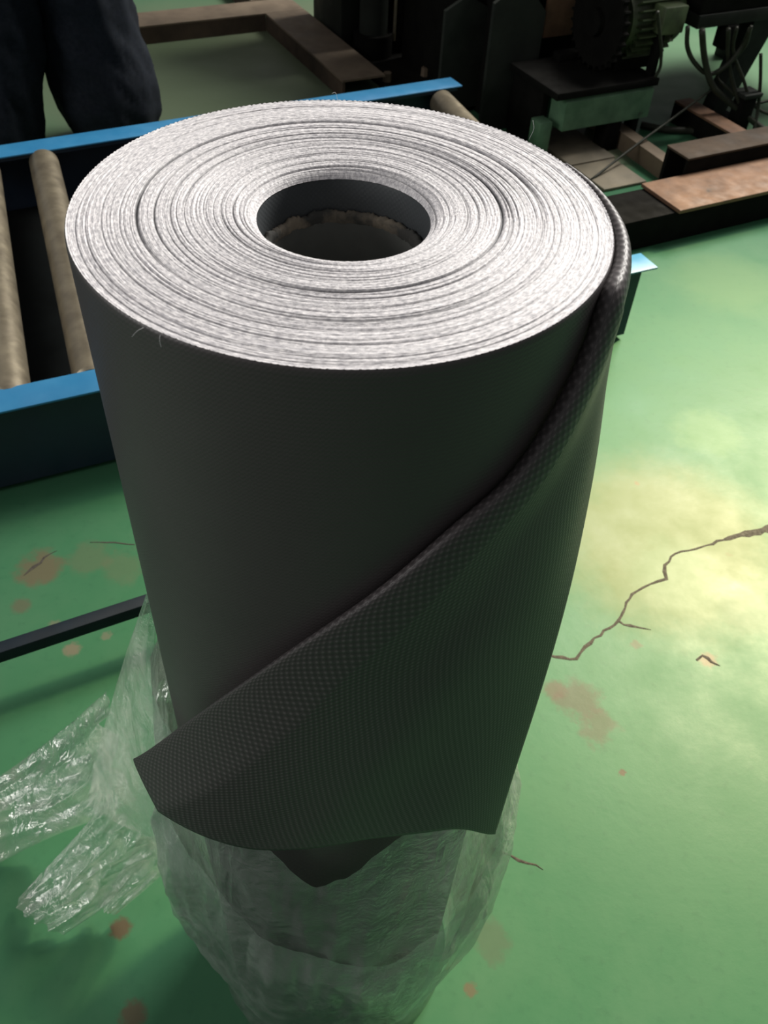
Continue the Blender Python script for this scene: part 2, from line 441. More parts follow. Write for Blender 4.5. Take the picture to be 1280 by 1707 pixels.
# wound edges: one ridge per layer of cloth, some layers standing proud, some gaps
nr, na = 364, 640
rng = np.random.default_rng(5)
rad = np.linspace(HOLE, R - 0.0008, nr)
pitch = 0.00076
th = np.linspace(0, 2 * PI, na, endpoint=False)
T, RD = np.meshgrid(th, rad)
spir = (RD - HOLE) / pitch - T / (2 * PI)
lay = np.floor(spir); fr = spir - lay
nl = int(lay.max()) + 3
offs = rng.normal(0, 0.00012, nl)
ph = rng.uniform(0, 2 * PI, (nl, 3)); am = rng.uniform(0.2, 1.0, (nl, 3))
li = (lay + 1).astype(int)
def lw(q, kk): return am[li, q] * np.sin(kk * T + ph[li, q])
hgt = 0.00030 * np.sqrt(np.clip(1 - (2 * fr - 1) ** 2, 0, 1)) + offs[li] + 0.00012 * lw(0, 2) + 0.00006 * lw(1, 7) + 0.00005 * lw(2, 61)
gap = np.zeros_like(hgt)
for rg, wd, dp in [(0.1010, 0.0014, 1.2), (0.0925, 0.0010, 0.9), (0.0850, 0.0010, 0.8), (0.0792, 0.0014, 1.2), (0.0680, 0.0007, 0.5), (0.0615, 0.0008, 0.7), (0.0545, 0.0008, 0.7), (0.1090, 0.0007, 0.5), (0.1180, 0.0007, 0.55), (0.1260, 0.0006, 0.45), (0.0500, 0.0006, 0.6), (0.0475, 0.0006, 0.6)] + [(rng.uniform(.048, .133), .0005, rng.uniform(.25, .5)) for _ in range(26)]:
    p1, p2, p3 = rng.uniform(0, 2 * PI, 3)
    rc = rg + 0.0008 * np.sin(T + p1) + 0.0003 * np.sin(3 * T + p2)
    vis = np.clip(0.75 + 0.5 * np.sin(T + p3) + 0.35 * np.sin(3 * T + p1), 0.12, 1)
    g = dp * vis * np.exp(-((RD - rc) / wd * 1.6) ** 2)
    hgt -= 0.0012 * g; gap = np.maximum(gap, g)
gap = np.maximum(gap, 0.35 * np.clip(1 - fr / 0.16, 0, 1) * (0.5 + 0.5 * lw(1, 3)))
hgt += 0.0012 * np.sin(PI * (RD - HOLE) / (R - HOLE)) - 0.0060 * np.exp(-(RD - HOLE) / 0.0042) - 0.0010
hgt += rng.normal(0, 0.00004, hgt.shape)
edge = np.clip((RD - (R - 0.0022)) / 0.0014, 0, 1)
rim_z = 0.0002 + 0.0003 * np.sin(T * 260)
hgt = hgt * (1 - edge) + edge * (rim_z - 0.0004)
topz = H + hgt
pts = np.stack([RD * np.cos(T), RD * np.sin(T), topz], -1)
T2 = np.repeat(np.r_[th, 2 * PI][None], nr, 0); R2 = np.repeat(rad[:, None], na + 1, 1)
me = grid_mesh('wound_edges', pts, np.stack([T2 * 0.09, R2], -1), wrap=True)
at = me.attributes.new('gap', 'FLOAT', 'POINT'); at.data.foreach_set('value', np.clip(gap, 0, 1).reshape(-1))
o = new_obj('wound_edges', me, M_end, roll); o['label'] = 'pale fibrous cut edges of the wound layers'

# inner wall of cloth below the lip, and the cardboard tube sunk into it
na = 200; th = np.linspace(0, 2 * PI, na, endpoint=False)
zz = np.r_[H - 0.0072, np.linspace(H - 0.009, H - 0.08, 10)]
T, Z = np.meshgrid(th, zz); RR = HOLE + 0 * T
RR[1:] += 0.0004 * np.sin(4 * T[1:])
T2, Z2 = np.meshgrid(np.r_[th, 2 * PI], zz)
new_obj('inner_layer', grid_mesh('inner_layer', np.stack([RR * np.cos(T), RR * np.sin(T), Z], -1), np.stack([T2 * HOLE, Z2], -1), wrap=True),
        fabric_material('grey_cloth_inner', 0.0030, 0.2, 0.0003, (0.066, 0.074, 0.080), 0.5, dots=0.08), roll)
core = thing('core_tube', '', ''); 
del core['label'], core['category']
core.parent = roll
na = 240; th = np.linspace(0, 2 * PI, na, endpoint=False)
rag = np.array([0.0016 * noise.noise((math.cos(t) * 6, math.sin(t) * 6, 3)) + 0.0012 * noise.noise((math.cos(t) * 30, math.sin(t) * 30, 7)) for t in th])
rows = []
for (r_, z_, k_) in [(HOLE - 0.0004, CORE_Z - 0.03, 0), (HOLE - 0.0004, CORE_Z - 0.001, 0.6), (HOLE - 0.0012, CORE_Z, 1), (CORE_IN + 0.0018, CORE_Z + 0.0003, 1.3), (CORE_IN, CORE_Z - 0.0015, 1.0), (CORE_IN, CORE_Z - 0.006, 0.2)]:
    rows.append(np.stack([(r_ + rag * 0.4 * (k_ > 0)) * np.cos(th), (r_ + rag * 0.4 * (k_ > 0)) * np.sin(th), z_ + rag * k_], -1))
new_obj('tube_rim', grid_mesh('tube_rim', rows, None, wrap=True), M_card, core)['label'] = 'ragged brown cardboard rim'
rows = [np.stack([(CORE_IN + 0.0001) * np.cos(th), (CORE_IN + 0.0001) * np.sin(th), 0 * th + z_], -1) for z_ in np.linspace(CORE_Z - 0.0055, 0.01, 12)]
new_obj('tube_wall', grid_mesh('tube_wall', rows, None, wrap=True), M_cardin, core)

# the loose end: corner of the outer layer folded over and hanging down.  cylinder coordinates (deg, z below rim, r), fold half thickness
fold = [(30, -.001, .1362, .0015), (8, -.001, .1385, .003), (-12, -.001, .1400, .0045), (-26, -.004, .1410, .006), (-30, -.022, .1414, .006), (-34, -.036, .1416, .006), (-40, -.052, .1420, .006),
        (-48.5, -.073, .1423, .0062), (-63, -.096, .1428, .0065), (-76.8, -.129, .1435, .007), (-93.8, -.175, .145, .0075), (-108, -.224, .148, .0085), (-124.5, -.292, .157, .0095), (-139.5, -.367, .178, .0085)]
right = [(30, -.003, .1365), (5, -.004, .1385), (-14, -.008, .1400), (-15, -.022, .1418), (-16.5, -.072, .148), (-19, -.107, .1528), (-22, -.170, .1588), (-28, -.225, .164), (-33, -.295, .168), (-37, -.36, .171), (-40.5, -.453, .175)]
def c2p(c):
    a = np.radians(c[..., 0]); return np.stack([c[..., 2] * np.cos(a), c[..., 2] * np.sin(a), H + c[..., 1]], -1)
def scaled_spline(pts, n):                       # spline with arc length measured in metres
    q = np.array(pts, float); s = np.ones(q.shape[1]); s[0] = math.radians(1) * .15
    return spline(q * s, n) / s
nt, nw, ntub = 150, 90, 22
Fc = scaled_spline(fold, nt); Ec = scaled_spline(right, nt)
D3 = c2p(Fc[:, :3]); bb = Fc[:, 3]
Tn = np.gradient(D3, axis=0); Tn /= np.linalg.norm(Tn, axis=1)[:, None]
a = np.radians(Fc[:, 0]); Nn = np.stack([np.cos(a), np.sin(a), 0 * a], -1)
Mn = np.cross(Nn, Tn); Mn /= np.linalg.norm(Mn, axis=1)[:, None]
Mn *= np.sign(Mn[:, 2:3]); Nn = np.cross(Tn, Mn); Nn *= np.sign((Nn * D3 * [1, 1, 0]).sum(1))[:, None]
Cn = D3 - Mn * bb[:, None]
rows, uvs = [], []
tt = np.linspace(0, 1, nt)
SU = 0.47
back = Cn - Nn * bb[:, None] * 0.98
for k in (2, 1):
    q = back - Mn * (0.016 * k) * np.clip(tt * 6, 0.15, 1)[:, None]
    rq = np.hypot(q[:, 0], q[:, 1]); kq = np.maximum(rq, R + 0.0006) / rq
    q[:, 0] *= kq; q[:, 1] *= kq
    rows.append(q); uvs.append(np.stack([tt * SU, -0.016 * k - PI * bb], -1))
kk = np.clip((tt - .12) / .6, 0, 1)
af = bb * (1.3 + 3.4 * kk); bf = bb * (1 - .72 * kk)          # the fold opens into a wide cone towards the free edge
for i in range(ntub):
    g = -PI / 2 + PI * i / ntub
    a_ = bb if g < 0 else af
    rows.append(D3 - Mn * (a_ * (1 - math.cos(g)))[:, None] + Nn * ((bb if g < 0 else bf) * math.sin(g))[:, None]); uvs.append(np.stack([tt * SU, (g - PI / 2) * (a_ * .65 + bb * .35)], -1))
Fr = D3 - Mn * af[:, None] + Nn * bf[:, None]
Frc = np.stack([np.degrees(np.unwrap(np.arctan2(Fr[:, 1], Fr[:, 0]))), Fr[:, 2] - H, np.hypot(Fr[:, 0], Fr[:, 1])], -1)
if Frc[-1, 0] > 0: Frc[:, 0] -= 360
bot = [tuple(Frc[-1]), (-118, -.404, .1725), (-110, -.411, .1655), (-94.4, -.400, .160), (-76.4, -.390, .157), (-57.6, -.397, .164), (-40.5, -.453, .175)]
Bc = scaled_spline(bot, nw)
lenb = np.linalg.norm(np.diff(c2p(Bc), axis=0), axis=1).sum()
for j in range(nw):
    w_ = j / (nw - 1)
    lin = (1 - w_) * Frc + w_ * Ec
    corr = Bc[j] - ((1 - w_) * Frc[-1] + w_ * Ec[-1])
    if j == 0: corr = corr * 0
    else: corr = corr * (1 - (1 - w_) ** 8 * 0.0)
    s = lin + (tt ** 2.2)[:, None] * corr
    e_ = w_ ** 1.6
    s[:, 2] = ((1 - e_) * Frc[:, 2] + e_ * Ec[:, 2]) * (1 - tt ** 2) + tt ** 2 * s[:, 2]
    s[:, 2] += 0.0016 * np.sin(9 * tt + 5 * w_) * w_ * (1 - w_) * 4 * tt
    s[:, 2] = np.maximum(s[:, 2], R + 0.0012)
    rows.append(c2p(s)); uvs.append(np.stack([tt * SU, w_ * (0.02 + lenb * tt)], -1))
me = grid_mesh('loose_flap', rows, uvs)
o = new_obj('loose_flap', me, M_flap, roll); o['label'] = 'folded-down corner of the cloth showing the coarser weave'
sm = o.modifiers.new('thickness', 'SOLIDIFY'); sm.thickness = 0.0008; sm.offset = 0

# frayed threads at the rim
for (pts, r_) in [([(-.0735, -.1132, H - .001), (-.0755, -.1155, H - .001), (-.078, -.1175, H - .003)], .00010), ([(-.066, -.1178, H - .001), (-.066, -.1195, H - .002), (-.0655, -.1205, H - .005)], .00010),
                  ([(.099, .094, H), (.101, .097, H + .006), (.100, .099, H + .009)], .00008), ([(-.014, .129, H), (-.016, .131, H + .005), (-.018, .132, H + .004)], .00008),
                  ([(.036, -.018, CORE_Z), (.041, -.013, CORE_Z + .010), (.038, -.006, CORE_Z + .007), (.034, -.012, CORE_Z + .001)], .0003)]:
    obj('loose_thread', tube_bm(pts, r_, 14, 5), M_thread, roll, True)

# ================================================================== PLASTIC FILM pulled down round the roll
film = thing('plastic_film', 'clear crumpled plastic film pulled down around the grey fabric roll and trailing on the floor', 'plastic wrap')
def nz3(x, y, z): return noise.noise((x, y, z))
def ridged(x, y, z): return 1 - 2 * abs(noise.noise((x, y, z)))
def hem(phi):
    cps = [(-180, .66), (-150, .68), (-125, .66), (-105, .61), (-92, .548), (-75, .60), (-55, .66), (-30, .66), (0, .58), (60, .5), (120, .6), (180, .66)]
    return float(np.interp(phi, [c[0] for c in cps], [c[1] for c in cps])) + 0.010 * nz3(phi * .06, 2, 1) + 0.006 * nz3(phi * .2, 5, 1)
def sleeve(name, off, zlo, zhi_f, seed, mat, amp=1.0):
    nphi, nz_ = 260, 110
    G = np.zeros((nz_, nphi, 3))
    for j in range(nphi):
        phi = -180 + 360 * j / nphi; a_ = math.radians(phi); ca, sa = math.cos(a_), math.sin(a_)
        top = zhi_f(phi)
        for i in range(nz_):
            z = zlo + (top - zlo) * i / (nz_ - 1)
            base = float(np.interp(z, [0, .06, .13, .2, .30, .40, .50, .62, .76], [.150, .146, .148, .154, .163, .165, .157, .149, .144]))
            front = 0.5 - 0.5 * math.sin(a_)
            base -= 0.012 * max(0, front - .6) * (z > .0)
            dd = max(0.0, base - (R + .004))
            f1 = ridged(ca * 2.1 + seed, sa * 2.1, z * 2.3 + ca * .8) * .013
            f2 = ridged(ca * 6 + seed, sa * 6, z * 5 - ca * 2 + sa) * .0065
            f3 = nz3(ca * 22 + seed, sa * 22, z * 22) * .0022
            r_ = base + off + (f1 + f2 + f3) * amp * .8 * min(1, .25 + 6 * (i / (nz_ - 1)), .25 + 6 * (1 - i / (nz_ - 1))) * min(1, .35 + dd * 30)
            r_ = max(r_, R + .0022 + off * .4)
            if name == 'film_sleeve' and i > nz_ - 6: r_ += .002 * nz3(phi * .3, seed, 9)
            G[i, j] = (r_ * ca, r_ * sa, z)
    return new_obj(name, grid_mesh(name, G, None, wrap=True), mat, film)
sleeve('film_sleeve', 0.0, 0.001, hem, 1.7, M_film)
sleeve('film_cuff', 0.006, 0.10, lambda p: min(hem(p) - .03, .47 + .05 * math.sin(math.radians(p * 2 + 40)) + .02 * nz3(p * .05, 3, 3)), 8.3, M_film, 1.15)

def sheet(name, left, right_, n1, n2, seed, mat, amp, ff, bow=0.0, parent=film):
    """film spanned between two edge curves with long folds running down it"""
    A, B = spline([tuple(p) for p in left], n1), spline([tuple(p) for p in right_], n1)
    G = np.zeros((n1, n2, 3))
    for i in range(n1):
        t = i / (n1 - 1)
        d = Vector(A[min(i + 1, n1 - 1)] - A[max(0, i - 1)]).normalized(); ac = Vector(B[i] - A[i])
        nn = d.cross(ac).normalized()
        if nn.z < 0: nn = -nn
        wd = ac.length
        for j in range(n2):
            s = j / (n2 - 1)
            q = Vector(A[i]) + ac * s
            h = ridged(s * ff + seed, t * 0.9, seed) * .5 + ridged(s * ff * 2.1 + seed + t * 1.2, t * 2.6 + 3, seed) * .30 + nz3(s * ff * 2.6 + t * 3, t * 9, seed) * .20
            h = (h + .3) * amp * (0.35 + 0.65 * math.sin(PI * s) ** .5) + bow * math.sin(PI * s)
            q = q + nn * h
            q.z = max(q.z, 0.002 + 0.001 * ((i + j) % 2))
            G[i, j] = q
    return new_obj(name, grid_mesh(name, G), mat, parent)
# the skirt hanging off to the left
sheet('film_skirt', [P(252, 985, .74), P(222, 1060, .62), P(190, 1160, .46), P(165, 1250, .30), P(148, 1340, .17)],
      [P(268, 1010, .74), P(262, 1120, .62), P(275, 1240, .50), P(290, 1330, .42), P(300, 1420, .30)], 70, 60, 2.1, M_film2, .007, 2.2)
sheet('film_skirt', [P(262, 1060, .70), P(255, 1120, .62), P(262, 1190, .55), P(270, 1240, .50)],
      [P(276, 1060, .70), P(293, 1130, .62), P(300, 1190, .56), P(300, 1250, .51)], 40, 30, 4.4, M_film2, .010, 3)
# gathered tails lying on the floor
sheet('film_tail', [P(185, 1150, .24), P(110, 1215, .13), P(30, 1275, .05), P(-60, 1340, .02), P(-140, 1400, .01)],
      [P(240, 1330, .20), P(150, 1370, .07), P(60, 1410, .015), P(-30, 1460, .01), P(-120, 1520, .01)], 90, 70, 6.2, M_film2, .030, 2.8)
sheet('film_tail', [P(190, 1320, .19), P(130, 1390, .10), P(75, 1450, .04), P(35, 1495, .012)],
      [P(300, 1400, .17), P(235, 1450, .08), P(175, 1510, .02), P(112, 1556, .006)], 90, 70, 9.7, M_film2, .032, 3.0)
sheet('film_tail', [P(235, 1380, .17), P(210, 1440, .07), P(165, 1500, .015)],
      [P(310, 1400, .19), P(280, 1445, .08), P(205, 1512, .01)], 60, 40, 12.4, M_film2, .022, 2)
# small crumpled lip right of the cloth corner
sheet('film_lip', [P(850, 1275, .47), P(862, 1320, .43), P(848, 1370, .39), P(830, 1410, .36)],
      [P(815, 1290, .46), P(815, 1340, .42), P(808, 1380, .38), P(800, 1420, .35)], 40, 24, 15.1, M_film2, .014, 3)

# ================================================================== ROLLER CONVEYOR
def part(root, name, mat, build, bev=None, smooth=False):
    """build(bm) draws in plant grid coordinates (u, n, z); stored relative to the thing's own base"""
    bm = bmesh.new(); build(bm)
    inv = root.matrix_basis_inv
    return None
class Grid:
    """a thing whose parts are drawn in plant grid coordinates u, n, z"""
    def __init__(s, name, label, cat, u, n, z=0.0, group=None):
        s.o = thing(name, label, cat, UN(u, n, z), ANG, group); s.off = Vector((-u, -n, -z))
    def part(s, name, mat, build, parent=None, deg=35, label=None):
        bm = bmesh.new(); build(bm)
        bmesh.ops.translate(bm, verts=bm.verts, vec=s.off)
        o = obj(name, bm, mat, parent or s.o); autosmooth(o, deg)
        if label: o['label'] = label
        return o
def skew(bm, u0, n0, deg):
    bmesh.ops.rotate(bm, verts=bm.verts, cent=(u0, n0, 0), matrix=Matrix.Rotation(math.radians(deg), 3, 'Z'))
cv = Grid('roller_conveyor', 'low blue steel roller conveyor behind the grey fabric roll', 'conveyor', 0.0, 1.5)
ZC = 0.20
def near_beam(bm):   # channel: face, top flange, bottom flange
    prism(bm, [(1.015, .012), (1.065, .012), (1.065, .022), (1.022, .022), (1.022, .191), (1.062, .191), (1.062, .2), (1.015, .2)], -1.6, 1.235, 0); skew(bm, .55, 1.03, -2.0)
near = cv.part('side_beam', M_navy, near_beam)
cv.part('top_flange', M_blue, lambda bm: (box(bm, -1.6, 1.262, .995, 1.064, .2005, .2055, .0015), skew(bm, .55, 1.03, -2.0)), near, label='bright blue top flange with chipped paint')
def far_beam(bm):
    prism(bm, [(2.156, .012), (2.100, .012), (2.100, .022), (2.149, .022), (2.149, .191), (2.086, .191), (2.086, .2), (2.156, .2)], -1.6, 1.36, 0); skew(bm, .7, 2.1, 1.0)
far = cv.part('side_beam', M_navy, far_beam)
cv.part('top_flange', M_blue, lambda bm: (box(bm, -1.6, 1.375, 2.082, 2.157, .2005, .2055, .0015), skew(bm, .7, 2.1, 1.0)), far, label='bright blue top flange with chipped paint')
cv.part('bed_shade_plate', M_pit, lambda bm: box(bm, -1.6, 1.16, 1.066, 2.098, .040, .046))  # added near-black sheet stands for the shaded floor under the rollers
for (u0, u1) in ((-.185, -.075), (-.030, .075), (1.175, 1.290)):
    def rl(bm, u0=u0, u1=u1):
        A, B = Vector((u0, 1.085, .172)), Vector((u1, 2.078, .172)); d = (B - A).normalized()
        cyl(bm, A, A + d * .006, .034, .038, 32); cyl(bm, A + d * .006, B - d * .006, .038, .038, 32); cyl(bm, B - d * .006, B, .038, .034, 32)
    ro = cv.part('roller', M_steel, rl)
    def ax(bm, u0=u0, u1=u1):
        A, B = Vector((u0, 1.085, .172)), Vector((u1, 2.078, .172)); d = (B - A).normalized()
        cyl(bm, A - d * .022, B + d * .02, .010, None, 12)
    cv.part('axle', M_dark, ax, ro)
leg = cv.part('leg', M_navy, lambda bm: box(bm, 1.205, 1.232, 1.020, 1.060, .03, .199, .002))
cv.part('foot', M_pale, lambda bm: prism(bm, [(1.020, .0), (1.075, .0), (1.062, .022), (1.035, .034), (1.028, .034)], 1.205, 1.262, 0), leg, label='pale worn levelling foot')
for uu in (-1.5, -.6, .4):
    lg = cv.part('leg', M_navy, lambda bm, uu=uu: box(bm, uu, uu + .03, 1.024, 1.060, .0, .19, .002))
for uu in (-1.5, -.4, 1.30):
    lg = cv.part('leg', M_navy, lambda bm, uu=uu: box(bm, uu, uu + .03, 2.106, 2.146, .0, .19, .002))

# low rail on the floor side, near the roll
ra = Grid('guide_rail', 'thin dark blue steel bar running level above the floor left of the roll', 'rail', -0.6, .585)
ra.part('bar', M_rail, lambda bm: box(bm, -1.5, .16, .569, .591, .079, .104, .0015))
for uu in (-1.35, .10):
    ra.part('foot', M_navy, lambda bm, uu=uu: (box(bm, uu, uu + .025, .570, .594, .008, .083, .001), box(bm, uu - .02, uu + .045, .550, .614, 0, .008, .001)))

# ================================================================== STEEL WORK AND MACHINES BEHIND
sf = Grid('steel_floor_frame', 'brown steel channel frame lying on the green floor behind the conveyor', 'steel frame', 1.0, 3.4)
chan = lambda a, b: [(a, 0), (b, 0), (b, .066), (a, .066), (a, .058), (b - .012, .058), (b - .012, .008), (a, .008)]
def ch_u(bm, u0, u1): prism(bm, [(3.372, .060), (3.52, .060), (3.52, .066), (3.36, .066), (3.36, .060)], u0, u1, 0)
def ch_n(bm, n0, n1): prism(bm, [(1.202, .060), (1.36, .060), (1.36, .067), (1.19, .067), (1.19, .060)], n0, n1, 1)
sf.part('channel', M_tan, lambda bm: ch_u(bm, -0.1, 1.36))
sf.part('channel', M_tan, lambda bm: ch_n(bm, 2.60, 3.355))
sf.part('channel', M_tan, lambda bm: ch_n(bm, 3.53, 4.6))
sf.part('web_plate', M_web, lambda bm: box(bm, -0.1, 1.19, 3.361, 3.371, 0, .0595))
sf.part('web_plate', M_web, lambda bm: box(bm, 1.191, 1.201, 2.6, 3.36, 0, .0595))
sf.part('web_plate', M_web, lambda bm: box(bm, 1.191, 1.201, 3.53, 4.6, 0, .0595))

mc = Grid('machine_column', 'dark green machine column with a ribbed steel cylinder behind the roll', 'machine', 1.45, 2.95)
mc.part('post', M_grime, lambda bm: box(bm, 1.375, 1.64, 3.02, 3.30, 0.02, 1.15, .006))
mc.part('base_plate', M_dark, lambda bm: box(bm, 1.372, 1.75, 2.62, 3.32, 0, .02, .004))
cy = mc.part('cylinder', M_grime, lambda bm: cyl(bm, (1.47, 2.93, .09), (1.47, 2.93, 1.0), .055, None, 32))
mc.part('rod', M_steel, lambda bm: cyl(bm, (1.545, 2.90, .07), (1.545, 2.90, .9), .006, None, 12))  # pale rod drawn in place of the highlight along the cylinder
mc.part('collar', M_dark, lambda bm: cyl(bm, (1.47, 2.93, .02), (1.47, 2.93, .10), .075, None, 32))
mc.part('bracket', M_dark, lambda bm: box(bm, 1.56, 1.74, 2.90, 3.02, .02, .9, .004))
for (a_, b_) in ((1.40, 2.66), (1.56, 2.66)):
    mc.part('bolt', M_tan, lambda bm, a_=a_, b_=b_: cyl(bm, (a_, b_, .02), (a_, b_, .05), .018, .016, 6))

cb = Grid('machine_cabinet', 'large dark machine cabinet of flat steel plates directly behind the roll', 'machine', 1.75, 2.5)
cb.part('housing', M_dark, lambda bm: box(bm, 1.56, 2.02, 2.36, 2.86, 0.0, 1.0, .006))
cb.part('side_panel', M_grime, lambda bm: prism(bm, [(1.44, .02), (1.60, .02), (1.60, .34), (1.52, .38), (1.44, .34)], 2.345, 2.36, 1))
cb.part('side_panel', M_grime, lambda bm: prism(bm, [(1.52, .0), (1.715, .0), (1.72, .36), (1.62, .46), (1.52, .40)], 2.185, 2.20, 1))
cb.part('gusset', M_dark, lambda bm: prism(bm, [(2.20, .0), (2.36, .0), (2.36, .5), (2.20, .40)], 1.60, 1.615, 0))
cb.part('cross_beam', M_tan, lambda bm: box(bm, 1.725, 1.90, 2.20, 2.35, .43, .50, .004))
cb.part('door_panel', M_rust, lambda bm: box(bm, 1.76, 1.88, 2.235, 2.25, .26, .42, .004))

# machine bed: green beam on dark posts with the motor on its plate
mb = Grid('machine_bed', 'worn green steel machine bed on short dark posts under the motor', 'machine', 1.82, 2.0)
mb.part('beam', M_teal, lambda bm: prism(bm, [(1.90, .098), (1.98, .098), (1.98, .198), (1.915, .198), (1.90, .186)], 1.645, 1.992, 0))
mb.part('top_plate', M_dark, lambda bm: box(bm, 1.60, 2.0, 1.895, 2.175, .199, .222, .003))
mb.part('post', M_teal, lambda bm: box(bm, 1.565, 1.612, 1.91, 1.965, 0, .13, .003), label='short green end post')
mb.part('post', M_dark, lambda bm: box(bm, 1.835, 1.893, 1.905, 1.965, 0, .097, .003))
mb.part('post', M_dark, lambda bm: box(bm, 1.962, 1.992, 1.935, 1.975, 0, .097, .003))
mb.part('post', M_dark, lambda bm: box(bm, 1.645, 1.70, 2.11, 2.165, 0, .198, .003))
mb.part('post', M_dark, lambda bm: box(bm, 1.975, 2.0, 2.13, 2.17, 0, .198, .003))
mb.part('side_plate', M_dark, lambda bm: box(bm, 1.615, 1.64, 1.985, 2.165, .0, .198, .003))

mo = Grid('electric_motor', 'dark oily electric motor with toothed sprocket standing on the green machine bed', 'motor', 1.9, 2.1, .222)
MC = Vector((1.915, 2.05, .365))
body = mo.part('housing', M_olive, lambda bm: (cyl(bm, MC + Vector((-.03, 0, 0)), MC + Vector((.15, 0, 0)), .098, None, 36), cyl(bm, MC + Vector((.15, 0, 0)), MC + Vector((.19, 0, 0)), .104, .09, 36)))
for i in range(30):
    g = 2 * PI * i / 30
    def fin(bm, g=g):
        d = Vector((0, math.cos(g), math.sin(g))); s = Vector((0, -math.sin(g), math.cos(g))) * .003
        q = [MC + Vector((x, 0, 0)) + d * r_ + s * k_ for x in (-.01, .14) for (r_, k_) in ((.09, 1), (.122, .7), (.122, -.7), (.09, -1))]
        v = [bm.verts.new(p) for p in q]
        for a_, b_ in ((0, 1), (1, 2), (2, 3)): bm.faces.new((v[a_], v[b_], v[b_ + 4], v[a_ + 4]))
        bm.faces.new(v[:4][::-1]); bm.faces.new(v[4:])
    mo.part('cooling_fin', M_olive, fin, body)
def sprocket(bm):
    C = MC + Vector((-.09, -.01, .0)); nT = 28; prof = []
    for i in range(nT):
        for (dr, k_) in ((.0, -.5), (.0, -.22), (.012, -.08), (.012, .08), (.0, .22)):
            g = 2 * PI * (i + k_) / nT; prof.append((C.y + math.cos(g) * (.128 + dr), C.z + math.sin(g) * (.128 + dr)))
    prism(bm, prof, C.x - .01, C.x + .01, 0)
    cyl(bm, C - Vector((.03, 0, 0)), C + Vector((.06, 0, 0)), .04, None, 24)
mo.part('sprocket', M_dark, sprocket)
mo.part('mount', M_dark, lambda bm: box(bm, 1.88, 2.05, 1.99, 2.12, .222, .275, .004))
mo.part('terminal_box', M_olive, lambda bm: box(bm, 1.96, 2.05, 1.90, 1.96, .35, .43, .005))
mo.part('bracket', M_dark, lambda bm: box(bm, 1.975, 1.995, 1.915, 1.945, .2225, .349, .002))
mo.part('foot_rail', M_dark, lambda bm: box(bm, 1.76, 2.0, 2.125, 2.165, .2225, .245, .002))

rb = Grid('rusty_steel_beam', 'long rusty brown steel beam lying on the floor at the right', 'steel beam', 2.2, 1.4)
rb.part('web', M_dark, lambda bm: box(bm, 1.44, 3.3, 1.335, 1.49, .0, .092, .002))  # near-black colour paints in the shade below the flange
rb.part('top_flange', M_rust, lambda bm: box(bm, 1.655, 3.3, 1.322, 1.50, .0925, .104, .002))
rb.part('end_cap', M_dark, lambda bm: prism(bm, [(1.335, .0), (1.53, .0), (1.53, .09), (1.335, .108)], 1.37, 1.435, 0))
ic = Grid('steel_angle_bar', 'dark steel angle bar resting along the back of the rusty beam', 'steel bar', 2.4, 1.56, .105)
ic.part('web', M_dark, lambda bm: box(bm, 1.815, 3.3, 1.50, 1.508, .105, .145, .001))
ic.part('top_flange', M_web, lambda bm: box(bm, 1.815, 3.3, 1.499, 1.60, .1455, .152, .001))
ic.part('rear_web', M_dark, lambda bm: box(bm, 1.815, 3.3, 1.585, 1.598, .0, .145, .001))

dg = Grid('diagonal_angle_iron', 'dark angle iron lying diagonally on the floor below the machine bed', 'steel bar', 1.93, 1.85)
def diag(bm):
    a_, b_ = Vector((1.915, 1.64, 0)), Vector((1.935, 2.10, 0)); s = Vector((1, -.05, 0)) * .024
    for k0, k1, z0, z1 in ((-1, -.75, 0, .05), (-1, 1, .05, .056)):
        q = [a_ + s * k0, a_ + s * k1, b_ + s * k1, b_ + s * k0]
        lo = [bm.verts.new(p + Vector((0, 0, z0))) for p in q]; hi = [bm.verts.new(p + Vector((0, 0, z1))) for p in q]
        bm.faces.new(lo[::-1]); bm.faces.new(hi)
        for i in range(4): bm.faces.new((lo[i], lo[(i + 1) % 4], hi[(i + 1) % 4], hi[i]))
tag(dg.part('flange', M_tan, diag), '', ''); 
for c in list(dg.o.children):
    del c['label'], c['category']
ka = Grid('angle_bracket', 'short brown angle bracket standing on the floor under the hanging cables', 'steel bar', 2.3, 1.85)
ka.part('flange', M_rust, lambda bm: box(bm, 2.225, 2.295, 1.50 + .12, 2.03, .066, .074, .001))
ka.part('web', M_dark, lambda bm: (box(bm, 2.225, 2.295, 1.99, 2.03, 0, .0655, .001), box(bm, 2.225, 2.24, 1.62, 1.99, 0, .0655, .001)))
bs = Grid('bracket_post', 'short black block post beside the angle bracket', 'post', 2.39, 1.86)
bs.part('post', M_dark, lambda bm: box(bm, 2.355, 2.415, 1.84, 1.89, 0, .13, .004))
bs.part('cap', M_grime, lambda bm: box(bm, 2.345, 2.425, 1.83, 1.90, .1305, .145, .003))

bd = Grid('floor_board', 'tan worn board lying flat on the floor beside the machine bed', 'board', 1.80, 1.95)
bd.part('plank', M_board, lambda bm: box(bm, 1.66, 1.84, 1.84, 2.10, .0, .012, .002))
bd.part('plank', M_board, lambda bm: box(bm, 1.665, 1.83, 1.66, 1.835, .0, .010, .002))

rod = tag(obj('thin_rod', tube_bm([P(985, 300, .008), P(1060, 242, .06), P(1120, 198, .10), P(1185, 150, .16)], .004, 24, 10), M_cable, None, True), 'thin dark rod slanting up from the floor across the diagonal angle iron', 'rod')

